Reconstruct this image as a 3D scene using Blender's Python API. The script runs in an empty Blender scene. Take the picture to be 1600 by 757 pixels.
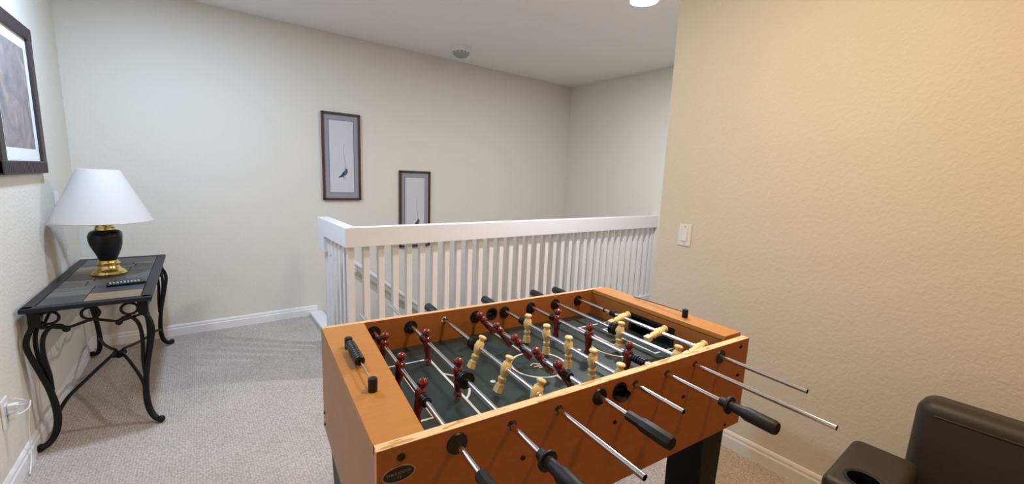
import bpy, bmesh, math, random
from mathutils import Vector, Matrix
random.seed(7)
S = bpy.context.scene
COL = S.collection
PI = math.pi

# ------------------------------------------------------------------ camera
CAM_Z = 1.286
yaw, pitch, roll, FPX = 0.65088, 0.15320, 0.03935, 647.42
fw = Vector((math.sin(yaw)*math.cos(pitch), math.cos(yaw)*math.cos(pitch), -math.sin(pitch)))
rt = Vector((math.cos(yaw), -math.sin(yaw), 0)); up = rt.cross(fw)
r2 = math.cos(roll)*rt + math.sin(roll)*up
u2 = -math.sin(roll)*rt + math.cos(roll)*up
cd = bpy.data.cameras.new('camera'); cam = bpy.data.objects.new('camera', cd); COL.objects.link(cam)
cd.sensor_fit = 'HORIZONTAL'; cd.sensor_width = 36.0; cd.lens = 36.0*FPX/1600.0
cd.clip_start = 0.02; cd.clip_end = 60
cam.matrix_world = Matrix(((r2.x, u2.x, -fw.x, 0), (r2.y, u2.y, -fw.y, 0), (r2.z, u2.z, -fw.z, CAM_Z), (0, 0, 0, 1)))
S.camera = cam
# ------------------------------------------------------------------ world, exposure, light levels
w = bpy.data.worlds.new('world'); S.world = w; w.use_nodes = True
w.node_tree.nodes['Background'].inputs[0].default_value = (0.9, 0.92, 1.0, 1)
w.node_tree.nodes['Background'].inputs[1].default_value = 0.15
S.view_settings.view_transform = 'Standard'; S.view_settings.look = 'None'
S.view_settings.exposure = 0.15; S.view_settings.gamma = 1.0
S.view_settings.use_curve_mapping = False
# ceiling cans: x, y, colour, watts, label
CANS = [
    (2.345, 1.79, (0.88, 0.90, 1.0), 41, 'glowing recessed ceiling light above the stairwell beside the right wall'),
    (-0.08, 2.64, (0.55, 0.72, 1.0), 30, 'recessed ceiling light above the console table with the lamp'),
    (1.00, 0.57, (1.0, 0.82, 0.53), 17, 'recessed ceiling light above the foosball table'),
    (1.45, -0.85, (1.0, 0.39, 0.05), 12.0, 'warm recessed ceiling light near the recliner'),
]

# ------------------------------------------------------------------ materials
def principled(name, col, rough=0.5, metal=0.0, spec=0.5, coat=0.0):
    m = bpy.data.materials.new(name); m.use_nodes = True
    b = m.node_tree.nodes['Principled BSDF']
    b.inputs['Base Color'].default_value = (*col, 1)
    b.inputs['Roughness'].default_value = rough
    b.inputs['Metallic'].default_value = metal
    b.inputs['Specular IOR Level'].default_value = spec
    b.inputs['Coat Weight'].default_value = coat
    return m
def N(m, t): return m.node_tree.nodes.new(t)
def LK(m, a, b): m.node_tree.links.new(a, b)
def bump(m, tex_out, strength, dist):
    bp = N(m, 'ShaderNodeBump'); bp.inputs['Strength'].default_value = strength; bp.inputs['Distance'].default_value = dist
    LK(m, tex_out, bp.inputs['Height']); LK(m, bp.outputs[0], m.node_tree.nodes['Principled BSDF'].inputs['Normal'])
def noise(m, scale, detail=4, rough=0.55, dist=0.0, vec=None, stretch=None):
    n = N(m, 'ShaderNodeTexNoise'); n.inputs['Scale'].default_value = scale
    n.inputs['Detail'].default_value = detail; n.inputs['Roughness'].default_value = rough; n.inputs['Distortion'].default_value = dist
    tc = N(m, 'ShaderNodeTexCoord'); o = tc.outputs['Object']
    if stretch:
        mp = N(m, 'ShaderNodeMapping'); mp.inputs['Scale'].default_value = stretch
        LK(m, o, mp.inputs[0]); o = mp.outputs[0]
    LK(m, o, n.inputs['Vector']); return n
def ramp(m, fac, stops):
    r = N(m, 'ShaderNodeValToRGB'); e = r.color_ramp.elements
    while len(e) < len(stops): e.new(0.5)
    for el, (p, c) in zip(e, stops): el.position = p; el.color = (*c, 1)
    LK(m, fac, r.inputs[0]); return r
def basecol(m, out): LK(m, out, m.node_tree.nodes['Principled BSDF'].inputs['Base Color'])

def wall_material(name, col, strength=0.5):
    m = principled(name, col, 0.85, spec=0.25)
    n = noise(m, 62, 3, 0.5, 0.5)
    r = ramp(m, n.outputs[0], [(0.42, (0, 0, 0)), (0.62, (1, 1, 1))])
    bump(m, r.outputs[0], strength, 0.0016)
    return m
M = {}
M['wall'] = wall_material('wall paint cream', (0.73, 0.695, 0.605), 0.28)
M['wall_warm_tint'] = wall_material('wall paint cream with warm light tint', (0.73, 0.67, 0.565), 0.28)  # same cream paint, with the warm light on the right wall mixed into its colour
M['ceiling'] = wall_material('ceiling paint', (0.86, 0.84, 0.83), 0.2)
M['trim'] = principled('white trim paint', (0.80, 0.79, 0.78), 0.4)
M['white'] = principled('white plastic', (0.82, 0.82, 0.82), 0.35)
def carpet():
    m = principled('carpet', (0.5, 0.43, 0.37), 0.98, spec=0.1)
    v = N(m, 'ShaderNodeTexVoronoi'); v.inputs['Scale'].default_value = 95
    tc = N(m, 'ShaderNodeTexCoord'); mp = N(m, 'ShaderNodeMapping'); mp.inputs['Scale'].default_value = (1, 1.35, 1)
    LK(m, tc.outputs['Object'], mp.inputs[0]); LK(m, mp.outputs[0], v.inputs['Vector'])
    v.inputs['Randomness'].default_value = 0.55
    n2 = noise(m, 3.0, 4, 0.6)
    r = ramp(m, v.outputs['Distance'], [(0.15, (0.66, 0.60, 0.545)), (0.75, (0.41, 0.36, 0.31))])
    r2_ = ramp(m, n2.outputs[0], [(0.3, (0.88, 0.87, 0.86)), (0.7, (1, 1, 1))])
    mx = N(m, 'ShaderNodeMixRGB'); mx.blend_type = 'MULTIPLY'; mx.inputs[0].default_value = 1
    LK(m, r.outputs[0], mx.inputs[1]); LK(m, r2_.outputs[0], mx.inputs[2]); basecol(m, mx.outputs[0])
    inv = N(m, 'ShaderNodeMath'); inv.operation = 'SUBTRACT'; inv.inputs[0].default_value = 1
    LK(m, v.outputs['Distance'], inv.inputs[1]); bump(m, inv.outputs[0], 0.8, 0.006)
    return m
M['carpet'] = carpet()
def wood(name, c1, c2, rough, stretch, spec=0.5):
    m = principled(name, c1, rough, spec=spec)
    n = noise(m, 6, 5, 0.6, 0.4, stretch=stretch)
    r = ramp(m, n.outputs[0], [(0.3, c1), (0.7, c2)]); basecol(m, r.outputs[0]); return m
M['laminate'] = wood('honey wood laminate', (0.45, 0.185, 0.030), (0.50, 0.22, 0.042), 0.42, (2, 14, 2))
M['laminate_shaded'] = wood('honey wood laminate darkened for shade', (0.32, 0.118, 0.031), (0.36, 0.136, 0.037), 0.55, (1, 10, 10), 0.25)  # same laminate as the top boards, base colour darkened to stand for shade
M['end_laminate'] = wood('brown laminate end', (0.40, 0.215, 0.115), (0.43, 0.24, 0.13), 0.55, (6, 1, 3))
def chipped():
    m = principled('chipped fibreboard edge', (0.7, 0.5, 0.28), 0.7)
    n = noise(m, 9, 3, 0.5, 0.3, stretch=(1.6, 9, 2))
    r = ramp(m, n.outputs[0], [(0.55, (0.74, 0.55, 0.31)), (0.585, (0.70, 0.50, 0.27)), (0.60, (0.50, 0.27, 0.09))]); basecol(m, r.outputs[0])
    bump(m, n.outputs[0], 0.4, 0.002); return m
M['chipped'] = chipped()
M['raw_edge'] = principled('raw fibreboard edge', (0.66, 0.42, 0.25), 0.65)
def field():
    m = principled('green playfield', (0.020, 0.038, 0.037), 0.32)
    n = noise(m, 5, 4, 0.6)
    r = ramp(m, n.outputs[0], [(0.3, (0.015, 0.030, 0.029)), (0.75, (0.024, 0.045, 0.043))]); basecol(m, r.outputs[0]); return m
M['field'] = field()
M['line'] = principled('white field line', (0.62, 0.63, 0.62), 0.5)
M['chrome'] = principled('chrome', (0.72, 0.72, 0.74), 0.16, 1.0)
M['black'] = principled('black plastic', (0.007, 0.007, 0.008), 0.4, spec=0.4)
M['cup'] = principled('glossy black cup', (0.010, 0.013, 0.018), 0.22)
M['handle'] = principled('black rubber handle', (0.011, 0.011, 0.012), 0.5, spec=0.35)
M['dark'] = principled('dark hole', (0.01, 0.008, 0.006), 0.9)
M['hole'] = principled('drilled fibreboard', (0.20, 0.10, 0.05), 0.9)
M['leg'] = principled('black brown leg laminate', (0.0075, 0.0055, 0.0045), 0.5, spec=0.25)
M['red'] = principled('dark red player plastic', (0.14, 0.006, 0.009), 0.14, coat=0.6)
M['yellow'] = principled('cream yellow player plastic', (0.84, 0.66, 0.31), 0.28, coat=0.3)
M['iron'] = principled('black wrought iron', (0.005, 0.005, 0.006), 0.5, spec=0.25)
M['frame_top'] = principled('dark blue black table frame', (0.011, 0.014, 0.019), 0.45, spec=0.3)
M['brass'] = principled('polished brass', (0.83, 0.60, 0.22), 0.16, 1.0)
M['vase'] = principled('black ceramic', (0.006, 0.009, 0.011), 0.33, spec=0.35)
def shade_mat():
    m = principled('white lampshade fabric', (0.60, 0.57, 0.53), 0.8)
    m.node_tree.nodes['Principled BSDF'].inputs['Subsurface Weight'].default_value = 0.0
    n = noise(m, 160, 2, 0.5, stretch=(1, 1, 3)); bump(m, n.outputs[0], 0.1, 0.0006)
    return m
M['shade'] = shade_mat()
def slate(name, c1, c2):
    m = principled(name, c1, 0.45); n = noise(m, 14, 5, 0.65, 0.5, stretch=(1, 3, 1))
    r = ramp(m, n.outputs[0], [(0.3, c1), (0.7, c2)]); basecol(m, r.outputs[0]); bump(m, n.outputs[0], 0.3, 0.002); return m
TILES = [slate('charcoal slate', (0.035, 0.039, 0.043), (0.055, 0.058, 0.06)), slate('tan slate', (0.20, 0.135, 0.075), (0.26, 0.18, 0.105)),
         slate('grey slate', (0.075, 0.075, 0.072), (0.105, 0.10, 0.095)), slate('brown slate', (0.062, 0.05, 0.04), (0.09, 0.072, 0.058)),
         slate('beige slate', (0.095, 0.088, 0.074), (0.13, 0.12, 0.10))]
M['dark_wood'] = wood('dark walnut frame', (0.045, 0.018, 0.012), (0.075, 0.03, 0.018), 0.4, (8, 8, 2))
M['espresso'] = principled('espresso ribbed frame', (0.035, 0.022, 0.022), 0.5)
M['mat_grey'] = principled('grey blue picture mat', (0.30, 0.295, 0.33), 0.8)
M['mat_dark'] = principled('dark mat bevel', (0.08, 0.09, 0.13), 0.8)
M['paper'] = principled('print paper', (0.60, 0.59, 0.59), 0.8)
M['mat_white'] = principled('white picture mat', (0.80, 0.83, 0.82), 0.8)
M['ink'] = principled('blue grey ink', (0.075, 0.10, 0.14), 0.8)
M['ink_pale'] = principled('pale grey ink', (0.36, 0.37, 0.40), 0.8)
M['ink_black'] = principled('black ink', (0.015, 0.018, 0.025), 0.8)
def art():
    m = principled('muted floral print', (0.35, 0.28, 0.25), 0.7)
    n = noise(m, 7, 5, 0.6, 1.4)
    r = ramp(m, n.outputs[0], [(0.30, (0.17, 0.18, 0.19)), (0.45, (0.25, 0.225, 0.215)), (0.55, (0.31, 0.255, 0.235)), (0.70, (0.40, 0.345, 0.315))])
    basecol(m, r.outputs[0]); return m
M['art'] = art()
def leather():
    m = principled('dark brown leather', (0.026, 0.020, 0.015), 0.5)
    v = N(m, 'ShaderNodeTexVoronoi'); v.inputs['Scale'].default_value = 320
    tc = N(m, 'ShaderNodeTexCoord'); LK(m, tc.outputs['Object'], v.inputs['Vector']); bump(m, v.outputs[0], 0.12, 0.001); return m
M['leather'] = leather()
M['grille'] = principled('grey detector grille', (0.34, 0.34, 0.32), 0.6)
M['badge_rim'] = principled('bronze badge rim', (0.42, 0.28, 0.15), 0.4, 0.6)
M['badge_text'] = principled('bronze badge lettering', (0.22, 0.18, 0.13), 0.5)
def emit(name, col, s):
    m = bpy.data.materials.new(name); m.use_nodes = True; nt = m.node_tree
    nt.nodes.remove(nt.nodes['Principled BSDF']); e = nt.nodes.new('ShaderNodeEmission')
    e.inputs[0].default_value = (*col, 1); e.inputs[1].default_value = s
    nt.links.new(e.outputs[0], nt.nodes['Material Output'].inputs[0]); return m

# ------------------------------------------------------------------ mesh helpers
class MB:
    def __init__(s): s.bm = bmesh.new(); s.bev = False
    def box(s, x0, x1, y0, y1, z0, z1, bevel=0.0, seg=2):
        vs = [s.bm.verts.new(p) for p in ((x0,y0,z0),(x1,y0,z0),(x1,y1,z0),(x0,y1,z0),(x0,y0,z1),(x1,y0,z1),(x1,y1,z1),(x0,y1,z1))]
        fs = [s.bm.faces.new([vs[i] for i in q]) for q in ((3,2,1,0),(4,5,6,7),(0,1,5,4),(1,2,6,5),(2,3,7,6),(3,0,4,7))]
        if bevel:
            s.bev = True
            es = list({e for f in fs for e in f.edges})
            bmesh.ops.bevel(s.bm, geom=es, offset=bevel, segments=seg, profile=0.5, affect='EDGES', clamp_overlap=True)
        return s
    def hexa(s, pts):
        vs = [s.bm.verts.new(p) for p in pts]
        for q in ((3,2,1,0),(4,5,6,7),(0,1,5,4),(1,2,6,5),(2,3,7,6),(3,0,4,7)): s.bm.faces.new([vs[i] for i in q])
        return s
    def prism(s, poly, axis, a0, a1):
        def P(p, a): return {0: (a, p[0], p[1]), 1: (p[0], a, p[1]), 2: (p[0], p[1], a)}[axis]
        A = [s.bm.verts.new(P(p, a0)) for p in poly]; B = [s.bm.verts.new(P(p, a1)) for p in poly]
        n = len(poly); s.bm.faces.new(A[::-1]); s.bm.faces.new(B)
        for i in range(n): s.bm.faces.new((A[i], A[(i+1) % n], B[(i+1) % n], B[i]))
        return s
    def lathe(s, prof, n=24, axis='z', c=(0,0,0), mod=None, sx=1, sy=1):
        # prof: list of (t along axis, radius)
        rings = []
        for t, r in prof:
            if r < 1e-6: rings.append([s.bm.verts.new(s._ax(0, 0, t, axis, c))])
            else:
                ring = []
                for i in range(n):
                    th = 2*PI*i/n; rr = r*(mod(th, t) if mod else 1)
                    ring.append(s.bm.verts.new(s._ax(rr*math.cos(th)*sx, rr*math.sin(th)*sy, t, axis, c)))
                rings.append(ring)
        for a, b in zip(rings[:-1], rings[1:]):
            for i in range(n):
                j = (i+1) % n
                if len(a) == 1 and len(b) == 1: continue
                if len(a) == 1: s.bm.faces.new((a[0], b[i], b[j]))
                elif len(b) == 1: s.bm.faces.new((a[i], b[0], a[j]))
                else: s.bm.faces.new((a[i], b[i], b[j], a[j]))
        return s
    @staticmethod
    def _ax(u, v, t, axis, c):
        p = {'z': (u, v, t), 'y': (u, t, v), 'x': (t, u, v)}[axis]
        return (p[0]+c[0], p[1]+c[1], p[2]+c[2])
    def tube(s, pts, rad, n=8, smooth=6, closed=False):
        P = [Vector(p) for p in pts]
        R = list(rad) if isinstance(rad, (list, tuple)) else [rad]*len(P)
        if smooth > 1:
            Q, RR = [], []
            m = len(P); rng = m if closed else m-1
            for i in range(rng):
                p0 = P[(i-1) % m] if (closed or i > 0) else 2*P[0]-P[1]
                p1 = P[i]; p2 = P[(i+1) % m]
                p3 = P[(i+2) % m] if (closed or i+2 < m) else 2*P[-1]-P[-2]
                for k in range(smooth):
                    t = k/smooth
                    Q.append(0.5*((2*p1)+(p2-p0)*t+(2*p0-5*p1+4*p2-p3)*t*t+(3*p1-p0-3*p2+p3)*t**3))
                    RR.append(R[i]*(1-t)+R[(i+1) % m]*t)
            if not closed: Q.append(P[-1]); RR.append(R[-1])
            P, R = Q, RR
        m = len(P); prev = None; rings = []
        for i in range(m):
            if closed: d = P[(i+1) % m]-P[i-1]
            else: d = P[min(i+1, m-1)]-P[max(i-1, 0)]
            d.normalize()
            if prev is None:
                a = Vector((0, 0, 1)) if abs(d.z) < 0.9 else Vector((1, 0, 0))
                nrm = d.cross(a).normalized()
            else: nrm = (prev-d*prev.dot(d)).normalized()
            prev = nrm; bi = d.cross(nrm)
            rings.append([s.bm.verts.new(P[i]+R[i]*(math.cos(2*PI*k/n)*nrm+math.sin(2*PI*k/n)*bi)) for k in range(n)])
        prs = list(zip(rings[:-1], rings[1:])) + ([(rings[-1], rings[0])] if closed else [])
        for a, b in prs:
            for k in range(n): s.bm.faces.new((a[k], a[(k+1) % n], b[(k+1) % n], b[k]))
        if not closed: s.bm.faces.new(rings[0][::-1]); s.bm.faces.new(rings[-1])
        return s
    def ball(s, c, r, sx=1, sy=1, sz=1, u=14, v=8):
        mt = Matrix.Translation(c) @ Matrix.Diagonal((sx, sy, sz, 1))
        bmesh.ops.create_uvsphere(s.bm, u_segments=u, v_segments=v, radius=r, matrix=mt); return s
    def ring(s, cx, cy, z, r0, r1, a0=0, a1=2*PI, n=40, th=0.0006):
        full = abs(a1-a0-2*PI) < 1e-6; m = n if full else n+1
        L = []
        for i in range(m):
            a = a0+(a1-a0)*i/n
            L.append([s.bm.verts.new((cx+r*math.cos(a), cy+r*math.sin(a), zz)) for r, zz in ((r0, z), (r1, z), (r1, z+th), (r0, z+th))])
        for i in range(n):
            A, B = L[i], L[(i+1) % m]
            for k in range(4): s.bm.faces.new((A[k], A[(k+1) % 4], B[(k+1) % 4], B[k]))
        return s
    def mesh(s, name, smooth=True):
        bmesh.ops.recalc_face_normals(s.bm, faces=s.bm.faces)
        me = bpy.data.meshes.new(name); s.bm.to_mesh(me); s.bm.free()
        if smooth:
            for p in me.polygons: p.use_smooth = True
            me.set_sharp_from_angle(angle=math.radians(50 if s.bev else 38))
        if s.bev: me['weighted'] = 1
        return me
    def build(s, name, mat, parent=None, loc=(0,0,0), rot=(0,0,0), smooth=True):
        return link(name, s.mesh(name, smooth), mat, parent, loc, rot)
def link(name, me, mat, parent=None, loc=(0,0,0), rot=(0,0,0)):
    o = bpy.data.objects.new(name, me); COL.objects.link(o)
    if not me.materials: me.materials.append(M[mat] if isinstance(mat, str) else mat)
    o.parent = parent; o.location = loc; o.rotation_euler = rot
    if 'weighted' in me:
        wn = o.modifiers.new('weighted', 'WEIGHTED_NORMAL'); wn.keep_sharp = True; wn.weight = 90
    return o
def tag(o, label, cat=None, group=None, kind=None):
    if label: o['label'] = label
    if cat: o['category'] = cat
    if group: o['group'] = group
    if kind: o['kind'] = kind
    return o
def thing(name, label, cat, loc=(0,0,0), rz=0, group=None):
    e = bpy.data.objects.new(name, None); COL.objects.link(e); e.empty_display_size = 0.05
    e.location = loc; e.rotation_euler = (0, 0, rz); return tag(e, label, cat, group)
def struct(name, mb, mat, label, cat, parent=None, smooth=False):
    o = mb.build(name, mat, parent, smooth=smooth)
    if parent is None: tag(o, label, cat, kind='structure')
    return o
def boolean_cut(o, cutter_mb):
    cme = cutter_mb.mesh('cutter', False); co = bpy.data.objects.new('cutter', cme); COL.objects.link(co)
    co.matrix_world = o.matrix_world.copy() if o.parent is None else Matrix()
    o.modifiers.clear(); md = o.modifiers.new('cut', 'BOOLEAN'); md.object = co; md.operation = 'DIFFERENCE'; md.solver = 'EXACT'
    par = o.parent; o.parent = None
    bpy.context.view_layer.update()
    dg = bpy.context.evaluated_depsgraph_get()
    me = bpy.data.meshes.new_from_object(o.evaluated_get(dg))
    o.modifiers.clear(); o.data = me; o.parent = par
    wn = o.modifiers.new('weighted', 'WEIGHTED_NORMAL'); wn.keep_sharp = True
    bpy.data.objects.remove(co)

# ------------------------------------------------------------------ the room
XL, YB, XE, XR, YR, ZC = -0.6474, 3.9215, 3.830, 2.0433, 1.338, 2.44
STX = 0.83; YN = -3.2; RAILX, RAILY = 0.6817, 2.5256; T = 0.12; ZS = -2.75
fl = MB(); fl.box(XL, STX, YN, YB, -0.2, 0); fl.box(STX, XE, YN, RAILY+.10, -0.2, 0)
struct('floor', fl, 'carpet', 'beige looped carpet covering the loft floor', 'floor')
struct('wall_back', MB().box(XL-T, XE+T, YB, YB+T, ZS, ZC), 'wall', 'cream textured back wall with two bird prints', 'wall')
struct('wall_left', MB().box(XL-T, XL, YN, YB, -0.2, ZC), 'wall', 'cream textured left wall behind the console table', 'wall')
struct('wall_right', MB().box(XR, XR+T, YN, YR, 0, ZC), 'wall_warm_tint', 'cream textured wall, tinted for warm light, with a light switch on the right', 'wall')
struct('wall_far', MB().box(XE, XE+T, YN, YB, ZS, ZC), 'wall', 'short end wall beyond the stair railing', 'wall')
struct('wall_rear', MB().box(XL-T, XE+T, YN-T, YN, -0.2, ZC), 'wall', 'cream wall behind the viewpoint', 'wall')
struct('ceiling', MB().box(XL-T, XE+T, YN-T, YB+T, ZC, ZC+0.1), 'ceiling', 'off-white textured ceiling', 'ceiling')
# stairwell below
sw = MB(); sw.box(STX, XE, RAILY+.02, RAILY+.10, ZS, -0.2)
struct('wall_stairwell', sw, 'wall', 'stairwell side wall below the railing', 'wall')
stairs = tag(bpy.data.objects.new('staircase', None), 'carpeted stairs descending behind the white railing', 'stairs', kind='structure')
COL.objects.link(stairs); stairs.location = (STX, 0, 0)
for k in range(11):
    x0 = 0.27*k
    MB().box(x0, x0+0.29, RAILY+.10, YB-.001, -0.2*(k+1)-.18, -0.2*(k+1)+.0, 0.012).build('step', 'carpet', stairs)
# baseboards (profiled)
def baseboard(name, p0, p1, n, label):
    # p0->p1 along the wall, n = normal into the room
    d = (Vector(p1)-Vector(p0)); prof = [(0,0),(0.014,0),(0.014,0.055),(0.010,0.062),(0.010,0.074),(0.006,0.082),(0,0.085)]
    mb = MB(); A = []; B = []
    for q, z in prof:
        A.append(mb.bm.verts.new((p0[0]+n[0]*q, p0[1]+n[1]*q, z))); B.append(mb.bm.verts.new((p1[0]+n[0]*q, p1[1]+n[1]*q, z)))
    k = len(prof)
    for i in range(k): mb.bm.faces.new((A[i], A[(i+1) % k], B[(i+1) % k], B[i]))
    mb.bm.faces.new(A); mb.bm.faces.new(B[::-1])
    struct(name, mb, 'trim', label, 'baseboard')
baseboard('baseboard_back', (XL, YB), (0.80, YB), (0, -1), 'white baseboard along the back wall')
baseboard('baseboard_left', (XL, YN), (XL, YB), (1, 0), 'white baseboard along the left wall')
baseboard('baseboard_right', (XR, YN), (XR, YR), (-1, 0), 'white baseboard along the right wall')
tr = MB().box(.738, STX+.012, RAILY+.12, YB-.001, 0.0, 0.030, 0.006)
struct('trim_1', tr, 'trim', 'white threshold board at the top of the stairs', 'trim')

# ------------------------------------------------------------------ recessed ceiling lights
for (x, y, c, wt, lab) in CANS:
    t = thing('recessed_light', lab, 'ceiling light', (x, y, ZC), 0, 'recessed ceiling lights')
    MB().ring(0, 0, -0.008, 0.088, 0.115, th=0.0079, n=36).build('trim_ring', 'white', t)
    MB().lathe([(-0.004, 0), (-0.004, 0.087), (-0.0005, 0.087)], 32).build('lens', emit('lens glow', c, 20), t)
    ld = bpy.data.lights.new('lamp', 'AREA'); ld.energy = wt; ld.color = c; ld.shape = 'DISK'; ld.size = 0.16
    lo = bpy.data.objects.new('lamp', ld); COL.objects.link(lo); lo.parent = t; lo.location = (0, 0, -0.012)

# ------------------------------------------------------------------ stair railing
rl = thing('stair_railing', 'white wooden stair railing with square balusters behind the foosball table', 'railing', (RAILX, RAILY, 0))
ZR, RH, RT = 0.955, 0.1204, 0.075
SE = 0.705     # length of the short return
lx = XE-RAILX
MB().box(0, lx, 0, RT, ZR-RH, ZR, 0.003).build('top_rail', 'trim', rl)
MB().box(0, RT, RT, SE, ZR-RH, ZR, 0.003).build('top_rail', 'trim', rl)
eb = MB().box(0, RT, SE-.17, SE, ZR-RH-.115, ZR-RH-.0005, 0.002).build('end_board', 'trim', rl)
MB().lathe([(0,0),(0,.008),(.012,.008),(.016,.005),(.016,0)], 12, 'x', (0.03, SE-.22, ZR-RH-.13)).build('latch', 'grille', rl)
MB().box(0.02, lx, 0.02, RT-.005, 0.0, 0.10, 0.003).build('base_rail', 'trim', rl)
MB().box(0.02, RT-.02, RT-.02, SE-.02, 0.0, 0.10, 0.003).build('base_rail', 'trim', rl)
bal = MB().box(-.019, .019, -.019, .019, 0.099, ZR-RH-.001, 0.002, 1).mesh('baluster', False)
link('baluster', bal, 'trim', rl, (lx-.020, 0.055, 0))
x = 0.042; k = 0
while x < lx-.06:
    link('baluster', bal, 'trim', rl, (x, 0.055, 0)); x += 0.0940
y = 0.055+0.094
while y < SE-.02:
    link('baluster', bal, 'trim', rl, (0.045, y, 0)); y += 0.094
# stair handrail on the back wall
hr = thing('wall_handrail', 'white sloping handrail on the back wall seen through the balusters', 'handrail', (1.10, YB-.075, 0.47))
slope = -0.80
MB().tube([(0,0,0),(2.6,0,2.6*slope)], 0.021, 12, 1).build('rail', 'trim', hr)
for q in (0.04, 0.9, 1.8):
    MB().tube([(q,0,q*slope-.02),(q,.03,q*slope-.07),(q,.074,q*slope-.075)], 0.008, 8).build('bracket', 'trim', hr)
    MB().lathe([(0.066,0),(0.066,.03),(.0745,.03)], 16, 'y', (q, 0, q*slope-.075)).build('bracket_plate', 'trim', hr)

# ------------------------------------------------------------------ foosball table
TC = (0.85025, 0.95098, 0); TA = -0.09032
TL, TW, ZT, ZH, ZB, ZF, PT = 0.598, 0.3435, 0.7997, 0.7651, 0.498, 0.6889, 0.12658
ft = thing('foosball_table', 'honey wood foosball table with chrome rods and red and yellow players', 'game table', TC, TA)
th = 0.018
holes = [(i-3.5)*PT for i in range(8)]
ENTRY = 0.006
def side_panel(b0, b1):
    o = MB().box(-TL, TL, b0, b1, ZB, ZT-.002).build('side_panel', 'laminate_shaded', ft, smooth=False)
    cut = MB()
    for a in holes: cut.lathe([(b0-.02,0),(b0-.02,.0125),(b1+.02,.0125),(b1+.02,0)], 20, 'y', (a,0,ZH))
    cut.lathe([(b0-.02,0),(b0-.02,.021),(b1+.02,.021),(b1+.02,0)], 24, 'y', (ENTRY,0,ZH-.004))
    o.data.materials.append(M['hole'])
    boolean_cut(o, cut)
    me = o.data
    for p in me.polygons:   # walls of the drilled holes show raw board
        c = p.center
        if abs(p.normal.y) < .5 and ZB+.02 < c.z < ZT-.008 and abs(c.x) < TL-.02: p.material_index = 1
    return o
near = side_panel(-TW, -TW+th)
far = side_panel(TW-th, TW)
MB().box(-TL, TL, -TW, -TW+th+.004, ZT-.002, ZT, 0.0008, 1).build('edge_strip', 'chipped', ft)
MB().box(-TL, TL, TW-th, TW, ZT-.002, ZT, 0.0008, 1).build('edge_strip', 'raw_edge', ft)
MB().box(-TL-.0015, -TL, -TW, -TW+.010, ZB, ZT-.001).build('edge_strip', 'raw_edge', ft)
# ends: outer panel, inner wall with goal mouth, top board
AL, AR = -0.497, 0.525
MB().box(-TL, -TL+.016, -TW+th, TW-th, 0.463, ZT-.016).build('end_panel', 'end_laminate', ft, smooth=False)
MB().box(-TL-.0012, -TL, -TW+.010, TW, 0.463, ZT-.016).build('end_veneer', 'end_laminate', ft, smooth=False)
MB().box(TL-.016, TL, -TW+th, TW-th, ZB, ZT-.016).build('end_panel', 'end_laminate', ft, smooth=False)
for sgn, a in ((-1, AL), (1, AR)):
    a0, a1 = (a-.014, a) if sgn < 0 else (a, a+.014)
    g = MB(); g.box(a0, a1, .095, TW-th, ZF-.05, ZT-.016); g.box(a0, a1, -TW+th, -.115, ZF-.05, ZT-.016); g.box(a0, a1, -.115, .095, ZF+.068, ZT-.016)
    g.build('goal_wall', 'laminate_shaded', ft, smooth=False)
    p0, p1 = (-TL+.017, a0) if sgn < 0 else (a1, TL-.017)
    q = MB(); q.box(p0, p1, -.115, .095, ZF-.02, ZF-.012); bk = p0 if sgn < 0 else p1-.003; q.box(bk, bk+.003, -.115, .095, ZF-.012, ZF+.07)
    q.box(p0, p1, .092, .095, ZF-.012, ZF+.07); q.box(p0, p1, -.115, -.112, ZF-.012, ZF+.07)
    q.build('goal_pocket', 'black', ft, smooth=False)
    fr = MB(); e0, e1 = (a, a+.003) if sgn < 0 else (a-.003, a)
    fr.box(e0, e1, .085, .097, ZF, ZF+.075); fr.box(e0, e1, -.117, -.105, ZF, ZF+.075); fr.box(e0, e1, -.105, .085, ZF+.063, ZF+.075)
    fr.build('goal_frame', 'black', ft, smooth=False)
MB().prism([(-TL-.001, -TW+th+.004), (-.503, -TW+th+.004), (-.474, TW-th), (-TL-.001, TW-th)], 2, ZT-.0155, ZT).build('end_board', 'laminate', ft)
MB().box(AR, TL+.018, -.305, TW-th, ZT-.014, ZT+.003, 0.0012, 1).build('end_board', 'laminate', ft)
# playfield and its markings
pf = MB().box(AL-.001, AR+.001, -TW+th, TW-th, ZF-.01, ZF).build('playfield', 'field', ft, smooth=False)
def strip(a0, a1, b0, b1): MB().box(a0, a1, b0, b1, ZF+.0001, ZF+.0008).build('field_line', 'line', pf, smooth=False)
lw = .0035
strip(.008-lw, .008+lw, .098, TW-th-.003); strip(.008-lw, .008+lw, -TW+th+.003, -.09)
MB().ring(.004, .002, ZF+.0001, .0875, .0945, n=48).build('field_line', 'line', pf)
strip(AL, -.297-lw, .195, .202); strip(AL, -.297-lw, -.202, -.195); strip(-.297-lw, -.297+lw, -.202, .202)
strip(AL, -.405-lw, .124, .131); strip(AL, -.405-lw, -.127, -.12); strip(-.405-lw, -.405+lw, -.127, .131)
MB().ring(-.365, 0, ZF+.0001, .103, .110, -.86, .86, 24).build('field_line', 'line', pf)
strip(.348+lw, AR, .199, .206); strip(.348+lw, AR, -.202, -.195); strip(.348-lw, .348+lw, -.202, .206)
strip(.428+lw, AR, .139, .146); strip(.428+lw, AR, -.12, -.113); strip(.428-lw, .428+lw, -.12, .146)
MB().ring(.372, 0, ZF+.0001, .108, .115, PI-.86-.4, PI+.86+.4, 24).build('field_line', 'line', pf)
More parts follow.
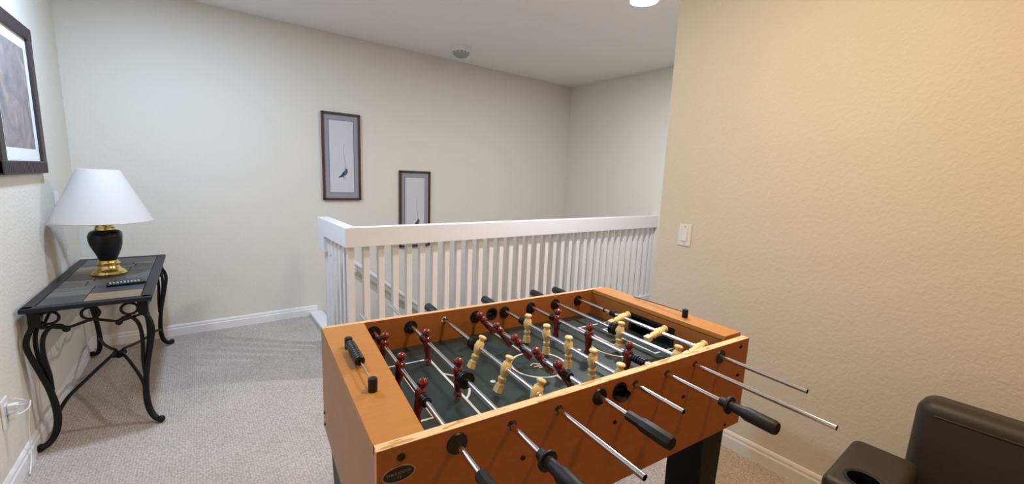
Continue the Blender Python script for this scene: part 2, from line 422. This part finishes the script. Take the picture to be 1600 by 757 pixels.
for a, b in ((-.185, -.031), (.2, .03)): MB().lathe([(ZF+.0001,0),(ZF+.0001,.008),(ZF+.0009,.008),(ZF+.0009,0)], 16, 'z', (a,b,0)).build('field_spot', 'line', pf)
lg = MB()
for (x0, y0, x1, y1, wd) in ((-.025,.006,-.006,.016,.004),(-.014,.014,.006,.004,.005),(-.004,.0,.018,.008,.006),(-.02,-.006,.012,-.012,.006),(.004,-.006,.024,-.002,.005),(-.008,-.018,.01,-.024,.004)):
    d = Vector((x1-x0, y1-y0, 0)).normalized(); nn = Vector((-d.y, d.x, 0))*wd/2
    P = [Vector((x0,y0,0))-nn, Vector((x1,y1,0))-nn, Vector((x1,y1,0))+nn, Vector((x0,y0,0))+nn]
    lg.hexa([(p.x, p.y, ZF+.0001) for p in P]+[(p.x, p.y, ZF+.0008) for p in P])
lg.build('field_emblem', 'line', pf, smooth=False)
# legs: L-shaped, slightly tapered
for sa in (-1, 1):
    for sb in (-1, 1):
        g = MB()
        def LX(v): return v*sa
        ao, ai, bo, bi = (.566 if sa > 0 else .588), .452, .315, .12
        tz, bz = (ZB+.0, 0.0)
        tp = .02
        y_ = lambda v: v*sb
        g.hexa([(LX(ai+tp),y_(bo),bz),(LX(ao-tp),y_(bo),bz),(LX(ao-tp),y_(bo-.016),bz),(LX(ai+tp),y_(bo-.016),bz),
                (LX(ai),y_(bo),tz),(LX(ao),y_(bo),tz),(LX(ao),y_(bo-.016),tz),(LX(ai),y_(bo-.016),tz)])
        g.hexa([(LX(ao-tp-.016),y_(bo-.0161),bz),(LX(ao-tp),y_(bo-.0161),bz),(LX(ao-tp),y_(bi+tp),bz),(LX(ao-tp-.016),y_(bi+tp),bz),
                (LX(ao-.016),y_(bo-.0161),tz),(LX(ao),y_(bo-.0161),tz),(LX(ao),y_(bi),tz),(LX(ao-.016),y_(bi),tz)])
        g.build('leg', 'leg', ft, smooth=False)
# grommets, ball entry cups, bolts
def washer(y0, y1, r, rin=.0068):
    return MB().lathe([(y0, rin),(y0, r),(y1, r*.93),(y1, rin),(y0, rin)], 24, 'y').mesh('grommet')
gn = washer(-TW, -TW-.004, .0225); gf = washer(TW-th, TW-th-.004, .0235)
for i, a in enumerate(holes):
    if i in (0, 3, 7): link('grommet', gn, 'black', ft, (a, 0, ZH))
    if i != 2: link('grommet', gf, 'black', ft, (a, 0, ZH-.006))
cup = MB().lathe([(-.003,.030),(-.003,.0215),(.012,.019),(.022,.012),(.026,0),(.029,0),(.025,.014),(.014,.0212),(0,.0255),(0,.030),(-.003,.030)], 28, 'y')
cup.build('ball_entry_cup', 'cup', ft, (ENTRY, TW-th-.0005, ZH-.004)).scale = (.8, .8, .8)
sc = MB()
sc.lathe([(-.003,.019),(-.003,.025),(0,.025),(.012,.0205),(.013,.019),(-.003,.019)], 28, 'y')
# outer scoop: lower half bowl
n1, n2 = 14, 6; rows = []
for i in range(n1+1):
    ph = PI+PI*i/n1; row = []
    for j in range(n2+1):
        tt = j/n2*PI/2; r = .025*math.cos(tt)
        row.append((r*math.cos(ph), -.003-.026*math.sin(tt), r*math.sin(ph)))
    rows.append(row)
for ofs in (1.0, 0.9):
    V = [[sc.bm.verts.new((p[0]*ofs, p[1]*ofs, p[2]*ofs)) for p in row] for row in rows]
    for i in range(n1):
        for j in range(n2):
            q = [V[i][j], V[i+1][j], V[i+1][j+1], V[i][j+1]]
            try: sc.bm.faces.new(q)
            except ValueError: pass
sc.lathe([(.000,.0195),(.010,.018),(.018,.012),(.021,0)], 24, 'y')
sc.build('ball_entry_cup', 'cup', ft, (ENTRY, -TW, ZH-.004))
bolt = MB().lathe([(0,.007),(-.003,.0065),(-.004,.004),(-.0025,.0035),(-.0025,0)], 14, 'y').mesh('bolt')
for a, z, s in ((-.554,.775,1.1),(-.284,.678,.8),(-.003,.679,.8),(.274,.677,.8),(.551,.778,.9),(.554,.680,.9),(.515,.515,.7)):
    o = link('bolt', bolt, 'black', ft, (a, -TW, z)); o.scale = (s, 1, s)
for z in (.525, .485):
    o = link('bolt', bolt, 'black', ft, (-TL-.0012, .312, z), (0, 0, -PI/2)); o.scale = (.8, 1, .8)
# oval badge with lettering
def disc_ellipse(rx, rz, y0, y1, n=40):
    m = MB(); m.prism([(rx*math.cos(2*PI*i/n), rz*math.sin(2*PI*i/n)) for i in range(n)], 1, y0, y1); return m
bd = disc_ellipse(.0315, .0165, -.0016, 0).build('badge', 'badge_rim', ft, (-.559, -TW, .7435))
disc_ellipse(.0285, .0138, -.0022, -.0016).build('badge_plate', 'black', bd)
def text_mesh(body, size, name, parent, loc, mat, width=None):
    cu = bpy.data.curves.new(name, 'FONT'); cu.body = body; cu.size = size; cu.align_x = 'CENTER'; cu.extrude = 0.0003
    ob = bpy.data.objects.new(name, cu); COL.objects.link(ob); bpy.context.view_layer.update()
    me = bpy.data.meshes.new_from_object(ob.evaluated_get(bpy.context.evaluated_depsgraph_get()))
    bpy.data.objects.remove(ob); me.materials.clear()
    return link(name, me, mat, parent, loc, (PI/2, 0, 0))
text_mesh('TABLE SOCCER', .0068, 'badge_lettering', bd, (0, -.0025, .0005), 'badge_text')
text_mesh('TS', .0085, 'badge_lettering', bd, (0, -.0025, -.0085), 'badge_text')

# players (one mesh per colour; local +z head, -z foot)
def player_yellow():
    m = MB()
    m.lathe([(.037,0),(.037,.005),(.0355,.0100),(.032,.0122),(.028,.0116),(.0255,.0078),(.021,.0080),(.016,.0120),(.004,.0132),(-.006,.0130),(-.015,.0112),(-.0215,.0080),(-.024,.0080),(-.0270,.0112),(-.034,.0112),(-.0385,.0082),(-.042,.0078),(-.0455,.0100),(-.047,.0100)], 18, sx=1.03, sy=1.12)
    m.hexa([(-.0095,-.0105,-.068),(.0095,-.0105,-.068),(.0095,.0105,-.068),(-.0095,.0105,-.068),(-.0085,-.0095,-.0455),(.0085,-.0095,-.0455),(.0085,.0095,-.0455),(-.0085,.0095,-.0455)])
    m.lathe([(-.0145,0),(-.0145,.0095),(.0145,.0095),(.0145,0)], 14, 'y')
    return m.mesh('player')
def player_red():
    m = MB()
    m.ball((0,0,.0295), .0133, 1, 1, .95)
    m.lathe([(.021,.006),(.018,.008),(.014,.0125),(.006,.0140),(-.004,.0135),(-.014,.0120),(-.022,.0122),(-.032,.0115),(-.042,.0100),(-.050,.0090),(-.054,.0090)], 16, sx=.95, sy=1.1)
    m.hexa([(-.009,-.0095,-.068),(.009,-.0095,-.068),(.009,.0095,-.068),(-.009,.0095,-.068),(-.0068,-.0082,-.052),(.0068,-.0082,-.052),(.0068,.0082,-.052),(-.0068,.0082,-.052)])
    m.lathe([(-.0165,0),(-.0165,.0095),(.0165,.0095),(.0165,0)], 14, 'y')
    for s in (-1, 1): m.tube([(0,.0125*s,.010),(.003,.016*s,-.002),(.006,.0125*s,-.013)], [.0036,.0034,.003], 8, 4)
    return m.mesh('player')
PM = {'red': player_red(), 'yellow': player_yellow()}
def bumper_mesh(r, n, L):
    pr = [(-L/2, .0068)]
    for i in range(n):
        t0 = -L/2+L*i/n; t1 = t0+L/n
        pr += [(t0+.0006, r*.82), (t0+.0012, r), (t1-.0020, r), (t1-.0012, r*.82)]
    pr += [(L/2, r*.8), (L/2, .0068), (-L/2, .0068)]
    return MB().lathe(pr, 20, 'y').mesh('bumper')
BM = {'s': bumper_mesh(.0125, 3, .024), 'l': bumper_mesh(.021, 4, .022), 'r': bumper_mesh(.010, 1, .006), 'd': bumper_mesh(.023, 2, .014)}
def handle_mesh(L, flange):
    # pointing to -y from y=0
    if flange:
        pr = [(0,.0068),(0,.0115),(-.018,.0125),(-.020,.0215),(-.0235,.0225),(-.026,.0215),(-.0262,.013),(-.034,.0118),(-.055,.0128),(-.066,.0165),(-L+.006,.0165),(-L,.0135),(-L,0)]
    else:
        pr = [(0,.0068),(0,.0118),(-.004,.0125),(-.034,.0125),(-.046,.0160),(-L+.005,.0168),(-L,.0135),(-L,0)]
    return MB().lathe(pr, 8 if not flange else 12, 'y').mesh('handle')
RODS = [ # near end, far end, near handle (start,len,flange), far handle length, team, men, tilt(deg), bumpers
    (-.47, .505, (-.443, .125, False), 0, 'red', (.194, .030, -.134), 9, (('s', .238), ('s', -.163), )),
    (-.47, .592, (-.448, .145, True), 0, 'red', (.166, -.070), 0, (('s', .192), ('s', -.097), ('d', -.117))),
    (-.592, .41, None, .115, 'yellow', (.055, -.108, -.256), 24, (('l', .087), )),
    (-.46, .462, (-.435, .118, False), 0, 'red', (.258, .137, .020, -.094, -.197), -35, (('s', -.222), )),
    (-.488, .41, None, .115, 'yellow', (.160, .046, -.071, -.182, -.288), 0, (('s', .196), )),
    (-.52, .455, (-.500, .132, True), 0, 'red', (.150, -.027, -.201), 2, (('s', .176), ('s', -.230), ('s', -.256))),
    (-.695, .41, None, .115, 'yellow', (-.048, -.280), 8, (('l', -.016), )),
    (-.583, .41, None, .115, 'yellow', (.061, -.113, -.268), 78, (('r', .159), ('s', .112))),
]
for i, (n0, f1, nh, fh, team, men, tilt, bumps) in enumerate(RODS):
    R = .0066
    rod = MB().lathe([(n0+.03,0),(n0+.03,.005),(n0,.005),(n0,R),(f1,R),(f1,.005),(f1-.03,.005),(f1-.03,0)], 16, 'y').build('rod', 'chrome', ft, (holes[i], 0, ZH))
    for b in men: link('player', PM[team], team, rod, (0, b, 0), (0, math.radians(tilt+random.uniform(-3, 3)), 0))
    for kd, b in bumps: link('bumper', BM[kd], 'black', rod, (0, b, 0))
    if nh: link('handle', handle_mesh(nh[1], nh[2]), 'handle', rod, (0, nh[0], 0), (0, .3, 0))
    if fh: link('handle', handle_mesh(fh, False), 'handle', rod, (0, f1-.025, 0), (0, .3, PI))
# score counters on the end boards
sr = MB().tube([(-.555,.135,ZT+.020),(-.553,-.122,ZT+.020)], .0022, 8, 1).build('score_rod', 'chrome', ft)
bead = MB().lathe([(-.0058,.004),(-.0058,.0115),(-.004,.0128),(.004,.0128),(.0058,.0115),(.0058,.004)], 16, 'y').mesh('score_bead')
for k in range(10): link('score_bead', bead, 'black', sr, (-.5545, .050-.0122*k+.06, ZT+.0200))
post = MB().lathe([(0,0),(0,.0105),(.029,.0105),(.031,.009),(.031,0)], 18).mesh('score_post')
link('score_post', post, 'black', sr, (-.553, -.128, ZT+.0002)); link('score_post', post, 'black', sr, (-.555, .138, ZT+.0002))
sr2 = MB().tube([(.592,.142,ZT+.008),(.580,0,ZT+.0165),(.570,-.116,ZT+.022)], .0022, 8, 4).build('score_rod', 'dark_wood', ft)
link('score_post', post, 'black', sr2, (.569, -.122, ZT+.0032))

# ------------------------------------------------------------------ console table
CX, CY = -0.4195, 3.155
ct = thing('console_table', 'black wrought iron console table with slate tile top against the left wall', 'table', (CX, CY, 0))
HX, HY, Z1 = .213, .596, .66
bw = .042
fr = MB()
fr.box(-HX, HX, -HY, -HY+bw, Z1-.022, Z1, .005); fr.box(-HX, HX, HY-bw, HY, Z1-.022, Z1, .005)
fr.box(-HX, -HX+bw, -HY+.004, HY-.004, Z1-.022, Z1, .005); fr.box(HX-bw, HX, -HY+.004, HY-.004, Z1-.022, Z1, .005)
fr.build('top_frame', 'frame_top', ct)
MB().box(-HX+bw-.002, HX-bw+.002, -HY+bw-.002, HY-bw+.002, Z1-.018, Z1-.010).build('top_panel', 'iron', ct)
x0, x1, y0, y1 = -HX+bw, HX-bw, -HY+bw, HY-bw
rows = [ # depth fraction, [(width fraction, tile colour)]
    (.13, [(.42, 0), (.58, 1)]), (.10, [(.42, 4), (.58, 0)]), (.06, [(.42, 2), (.58, 0)]), (.11, [(.30, 3), (.30, 3), (.40, 0)]),
    (.05, [(.35, 4), (.35, 3), (.30, 2)]), (.13, [(.5, 3), (.5, 2)]), (.12, [(.35, 1), (.35, 3), (.30, 2)]), (.08, [(.36, 1), (.38, 2), (.26, 0)]),
    (.06, [(.7, 0), (.3, 4)]), (.16, [(.4, 2), (.6, 0)])]
yy = y0
for dfr, cols in rows:
    dy = (y1-y0)*dfr; xx = x0
    for wfr, c in cols:
        dx = (x1-x0)*wfr
        MB().box(xx+.0015, xx+dx-.0015, yy+.0015, yy+dy-.0015, Z1-.010, Z1-.002+random.uniform(-.0008,.0008), .0012, 1).build('tile', TILES[c], ct)
        xx += dx
    yy += dy
cx_, cy_ = .176, .556
prof = [(0,.637),(.0,.60),(.016,.565),(.034,.53),(.040,.49),(.030,.44),(.008,.36),(-.014,.28),(-.028,.20),(-.032,.13),(-.024,.075),(-.006,.038),(.018,.020),(.036,.022)]
rads = [.011,.011,.0105,.0105,.0105,.0105,.011,.012,.013,.014,.014,.0135,.013,.012]
for sx in (-1, 1):
    for sy in (-1, 1):
        def D(d, z, ox=0, oy=0): return (sx*(cx_+d*.707-ox), sy*(cy_+d*.707-oy), z)
        lg_ = MB().tube([D(d, z) for d, z in prof], rads, 10, 4)
        lg_.ball(D(.040, .020), .017)
        lg_.box(sx*cx_-.019, sx*cx_+.019, sy*cy_-.019, sy*cy_+.019, .565, .639, .004)
        lo = lg_.build('leg', 'iron', ct)
        for ox, oy in ((1, 0), (0, 1)):
            st = MB().tube([D(0,.545,ox*.088,oy*.088), D(0,.560,ox*.072,oy*.072), D(.004,.560,ox*.05,oy*.05), D(.012,.535,ox*.034,oy*.034), D(.016,.49,ox*.026,oy*.026), D(.010,.42,ox*.021,oy*.021), D(-.008,.34,ox*.014,oy*.014), D(-.022,.26,ox*.006,oy*.006)],
                           [.0085]*7+[.006], 8, 4)
            st.ball(D(0,.541,ox*.090,oy*.090), .0145)
            st.build('scroll', 'iron', lo)
def wave(p0, p1, n, name='apron_bar'):
    p0, p1 = Vector(p0), Vector(p1); pts = []
    for i in range(n*4+1):
        t = i/(n*4); p = p0.lerp(p1, t); p.z += .012*math.cos(2*PI*t*n); pts.append(p)
    MB().tube(pts, .0065, 8, 2).build(name, 'iron', ct)
for sy in (-1, 1):
    wave((-cx_, sy*cy_, .558), (cx_, sy*cy_, .558), 2)
    for rx in (-.134, -.005, .127):
        MB().tube([(rx+.030*math.cos(2*PI*k/14), sy*cy_, .601+.027*math.sin(2*PI*k/14)) for k in range(14)], .0058, 8, 2, True).build('apron_ring', 'iron', ct)
for sx in (-1, 1):
    wave((sx*cx_, -cy_, .558), (sx*cx_, cy_, .558), 5)
    for k in range(8):
        ry = -.49+.14*k
        MB().tube([(sx*cx_, ry+.030*math.cos(2*PI*q/14), .601+.027*math.sin(2*PI*q/14)) for q in range(14)], .0058, 8, 2, True).build('apron_ring', 'iron', ct)
for sx in (-1, 1):
    for sy in (-1, 1):
        dl = -.030*.707
        MB().tube([(sx*(cx_+dl), sy*(cy_+dl), .135), (sx*.135, sy*.42, .165), (sx*.10, sy*.28, .175), (sx*.05, sy*.12, .195), (sx*.02, sy*.045, .205), (0, 0, .19)], .0085, 8, 5).build('stretcher', 'iron', ct)
kn = MB(); kn.ball((0,0,.19), .02, 1, 1, 1.1)
for k in range(4): kn.ball((.024*math.cos(PI/2*k+.7), .024*math.sin(PI/2*k+.7), .195), .016)
kn.build('stretcher_knot', 'iron', ct)

# ------------------------------------------------------------------ table lamp
lp = thing('table_lamp', 'table lamp with white cone shade, black swirled body and brass base', 'lamp', (-.427, 3.20, Z1))
MB().lathe([(0,0),(0,.074),(.006,.076),(.010,.072),(.016,.070),(.022,.064),(.028,.054),(.040,.047),(.050,.044),(.053,.050),(.060,.051),(.066,.046),(.072,.043),(.080,.042),(.082,0)], 32).build('lamp_base', 'brass', lp)
MB().lathe([(.080,.038),(.095,.042),(.115,.049),(.14,.058),(.17,.067),(.195,.071),(.215,.072),(.235,.068),(.245,.058),(.25,.045),(.25,0)], 40,
           mod=lambda a, t: 1+.035*math.cos(5*(a+t*9))).build('lamp_body', 'vase', lp)
MB().lathe([(.25,.040),(.253,.043),(.265,.042),(.268,.038),(.278,.037),(.283,.040),(.290,.030),(.30,.012),(.36,.010),(.36,0)], 28).build('lamp_collar', 'brass', lp)
MB().tube([(0,0,.35),(0,0,.585)], .003, 8, 1).build('harp', 'brass', lp)
MB().lathe([(.300,.2115),(.302,.213),(.583,.0875),(.585,.086),(.583,.0845),(.304,.2095),(.300,.2115)], 48).build('lamp_shade', 'shade', lp)
# remote control
rm = thing('remote_control', 'black remote control lying on the slate table top', 'remote', (-.325, 2.875, Z1-.001), math.radians(8))
MB().box(-.075, .075, -.021, .021, 0, .015, .005, 2).build('remote_body', 'black', rm)
for q in range(9):
    o = MB().box(-.064+.0135*q, -.056+.0135*q, -.014, .014, .0148, .0168, .001, 1)
    o.build('button_row', 'grille', rm)

# ------------------------------------------------------------------ pictures
def bird_picture(cx, cz, lab):
    t = thing('framed_bird_print', lab, 'picture', (cx, YB, cz), 0, 'bird prints on the back wall')
    hw, hh, fwid, dp = .163, .379, .018, .028
    f = MB()
    pr = [(-hw,-hh),(hw,-hh),(hw,hh),(-hw,hh)]
    f.box(-hw, hw, -dp, 0, -hh, -hh+fwid, .003); f.box(-hw, hw, -dp, 0, hh-fwid, hh, .003)
    f.box(-hw, -hw+fwid, -dp, 0, -hh+.002, hh-.002, .003); f.box(hw-fwid, hw, -dp, 0, -hh+.002, hh-.002, .003)
    f.build('frame', 'dark_wood', t)
    MB().box(-hw+fwid-.001, hw-fwid+.001, -.012, -.002, -hh+fwid-.001, hh-fwid+.001).build('mat_board', 'mat_grey', t)
    MB().box(-.107, .107, -.0135, -.012, -.317, .317).build('mat_line', 'mat_dark', t)
    p = MB().box(-.103, .103, -.0145, -.0135, -.313, .313).build('print', 'paper', t)
    b = MB()   # bird body silhouette
    body = []
    for kk in range(20):      # plump tilted body
        an = 2*PI*kk/20; u_, v_ = .040*math.cos(an), .017*math.sin(an)*(1+.25*math.cos(an))
        body.append((.020+u_*.62-v_*.78, -.145+u_*.78+v_*.62))
    b.prism(body, 1, -.0152, -.0145)
    b.prism([(.036+.011*math.cos(2*PI*kk/14), -.110+.011*math.sin(2*PI*kk/14)) for kk in range(14)], 1, -.01525, -.0145)
    b.prism([(.046,-.112),(.056,-.116),(.046,-.118)], 1, -.0152, -.0145)
    b.build('bird', 'ink', p, smooth=False)
    wg = MB(); wg.prism([(.020,-.130),(.016,-.150),(.000,-.168),(-.022,-.184),(-.028,-.176),(-.008,-.158),(.006,-.140)], 1, -.0156, -.0152); wg.build('wing', 'ink_black', p, smooth=False)
    q = MB().tube([(.036,-.0148,-.10),(.026,-.0148,-.03),(.018,-.0148,.04),(.022,-.0148,.11)], [.0028,.0022,.0014,.0008], 6, 4); q.build('plume', 'ink_pale', p)
    g = MB().tube([(.020,-.0148,-.165),(.014,-.0148,-.185),(.018,-.0148,-.205)], [.003,.003,.001], 6, 3); g.tube([(.026,-.0148,-.183),(.008,-.0148,-.180)], .0022, 6, 1); g.build('twig', 'ink_pale', p)
bird_picture(1.041, 1.411, 'tall framed bird print, the larger-looking one clear of the railing')
bird_picture(1.735, .939, 'tall framed bird print partly hidden behind the stair railing')
# big picture on the left wall
t = thing('framed_floral_picture', 'dark ribbed frame with white mat and muted floral print on left wall', 'picture', (XL, 2.93, 1.572))
hw, hh, fwid, dp = .32, .355, .060, .026
f = MB()
f.box(0, dp, -hw, hw, -hh, -hh+fwid, .004); f.box(0, dp, -hw, hw, hh-fwid, hh, .004)
f.box(0, dp-.001, -hw, -hw+fwid, -hh+.003, hh-.003, .004); f.box(0, dp-.001, hw-fwid, hw, -hh+.003, hh-.003, .004)
fo = f.build('frame', 'espresso', t)
rib = MB().box(dp-.001, dp+.0014, -.006, .006, -.024, .024, .001, 1).mesh('frame_rib')
n = 30
for k in range(n):
    yq = -hw+.02+(2*hw-.04)*k/(n-1)
    for s in (-1, 1): link('frame_rib', rib, 'espresso', fo, (0, yq, s*(hh-fwid/2)))
MB().box(.002, .012, -hw+fwid-.002, hw-fwid+.002, -hh+fwid-.002, hh-fwid+.002).build('mat_board', 'mat_white', t)
MB().box(.012, .0135, -hw+fwid+.055, hw-fwid-.055, -hh+fwid+.060, hh-fwid-.055).build('print', 'art', t)

# ------------------------------------------------------------------ switches, outlet, smoke detector
def plate(name, lab, cat, loc, rz):
    t = thing(name, lab, cat, loc, rz)      # local -y faces into the room
    MB().box(-.035, .035, -.006, 0, -.0572, .0572, .0025).build('cover_plate', 'white', t)
    return t
sw_ = plate('light_switch', 'white rocker light switch on the right wall', 'switch', (XR, 1.177, 1.024), -PI/2)
MB().hexa([(-.0165,-.0065,-.033),(.0165,-.0065,-.033),(.0165,-.006,-.033),(-.0165,-.006,-.033),(-.0165,-.0065,.033),(.0165,-.0065,.033),(.0165,-.006,.033),(-.0165,-.006,.033)]).build('switch_bezel', 'trim', sw_, smooth=False)
MB().hexa([(-.014,-.012,-.030),(.014,-.012,-.030),(.014,-.0062,-.030),(-.014,-.0062,-.030),(-.014,-.0075,.030),(.014,-.0075,.030),(.014,-.0062,.030),(-.014,-.0062,.030)]).build('rocker', 'white', sw_, smooth=False)
for s in (-1, 1): MB().lathe([(-.0072,0),(-.0072,.003),(-.006,.0034)], 10, 'y', (0,0,s*.045)).build('screw', 'grille', sw_)
s2 = plate('light_switch', 'white light switch on the left wall behind the lampshade', 'switch', (XL, 3.455, 1.05), PI/2)
MB().box(-.006, .006, -.016, -.006, -.004, .014, .002, 1).build('toggle', 'white', s2)
ol = plate('wall_outlet', 'white wall outlet with a plugged-in cord low on the left wall', 'outlet', (XL, 2.335, .315), PI/2)
for s in (-1, 1): MB().box(-.016, .016, -.0085, -.006, s*.020-.013, s*.020+.013, .004, 2).build('socket', 'white', ol)
cb = thing('power_cord', 'white plugs and cord looping out of the left wall outlet', 'cord', (XL+.010, 2.335, .315))
MB().box(0, .030, -.012, .012, .008, .032, .006).build('plug', 'white', cb)
MB().tube([(.030,0,.020),(.055,-.02,.030),(.06,-.06,.06),(.045,-.10,.09)], .0032, 8).build('cable', 'white', cb)
MB().box(0, .026, -.012, .012, -.032, -.008, .006).build('plug', 'white', cb)
MB().tube([(.026,0,-.018),(.045,.03,-.012),(.04,.085,-.008),(.03,.12,-.02),(.022,.132,-.06),(.012,.135,-.15),(.012,.12,-.26),(.018,.05,-.305)], .0022, 8).build('cable', 'white', cb)
sd = thing('smoke_detector', 'round white smoke detector on the ceiling', 'smoke detector', (1.99, 3.49, ZC))
MB().lathe([(0,0),(0,.080),(-.040,.084),(-.044,.080),(-.044,.0)], 36).build('detector_base', 'white', sd)
MB().lathe([(-.044,.078),(-.062,.072),(-.080,.055),(-.090,.028),(-.092,0)], 36).build('detector_dome', 'grille', sd)
fin = MB().box(.030, .079, -.0025, .0025, -.060, -.0445, .001, 1).mesh('detector_fin')
for k in range(14): link('detector_fin', fin, 'white', sd, (0,0,0), (0,0,2*PI*k/14))

# ------------------------------------------------------------------ recliner chair at lower right
rc = thing('recliner_chair', 'dark brown leather recliner with a cup holder armrest beside the right wall', 'chair', (1.55, -.14, 0))
def soft(mb, name, parent, bev=None):
    return mb.build(name, 'leather', parent)
MB().box(-.33, .30, -.30, .30, .03, .26, .02).build('seat_base', 'leather', rc)
MB().box(-.34, .06, -.268, .268, .262, .44, .055, 5).build('seat_cushion', 'leather', rc)
bk = MB(); bk.box(0, .14, -.315, .315, 0, .452, .040, 5)
b_o = bk.build('backrest', 'leather', rc, (.02, 0, .26), (0, math.radians(9), 0))
MB().tube([(.001,-.275,.408),(-.001,0,.410),(.001,.275,.408)], .003, 8, 3).build('piping', 'leather', b_o)
for sy in (1, -1):
    a = MB(); a.box(-.292, -.0, -.075, .075, 0.03, .552, .022, 4)
    ao = a.build('armrest', 'leather', rc, (0, sy*.345, 0))
    ct_ = MB(); ct_.lathe([(.47,0),(.47,.037),(.60,.037),(.60,0)], 32, 'z', (-.225, 0, 0))
    sv = ao.location.copy(); ao.location = (0,0,0); boolean_cut(ao, ct_); ao.location = sv
    MB().lathe([(.474,0),(.474,.035),(.5525,.035),(.5545,.038),(.5545,.043),(.5525,.043)], 32, 'z', (-.225,0,0)).build('cup_holder', 'black', ao)
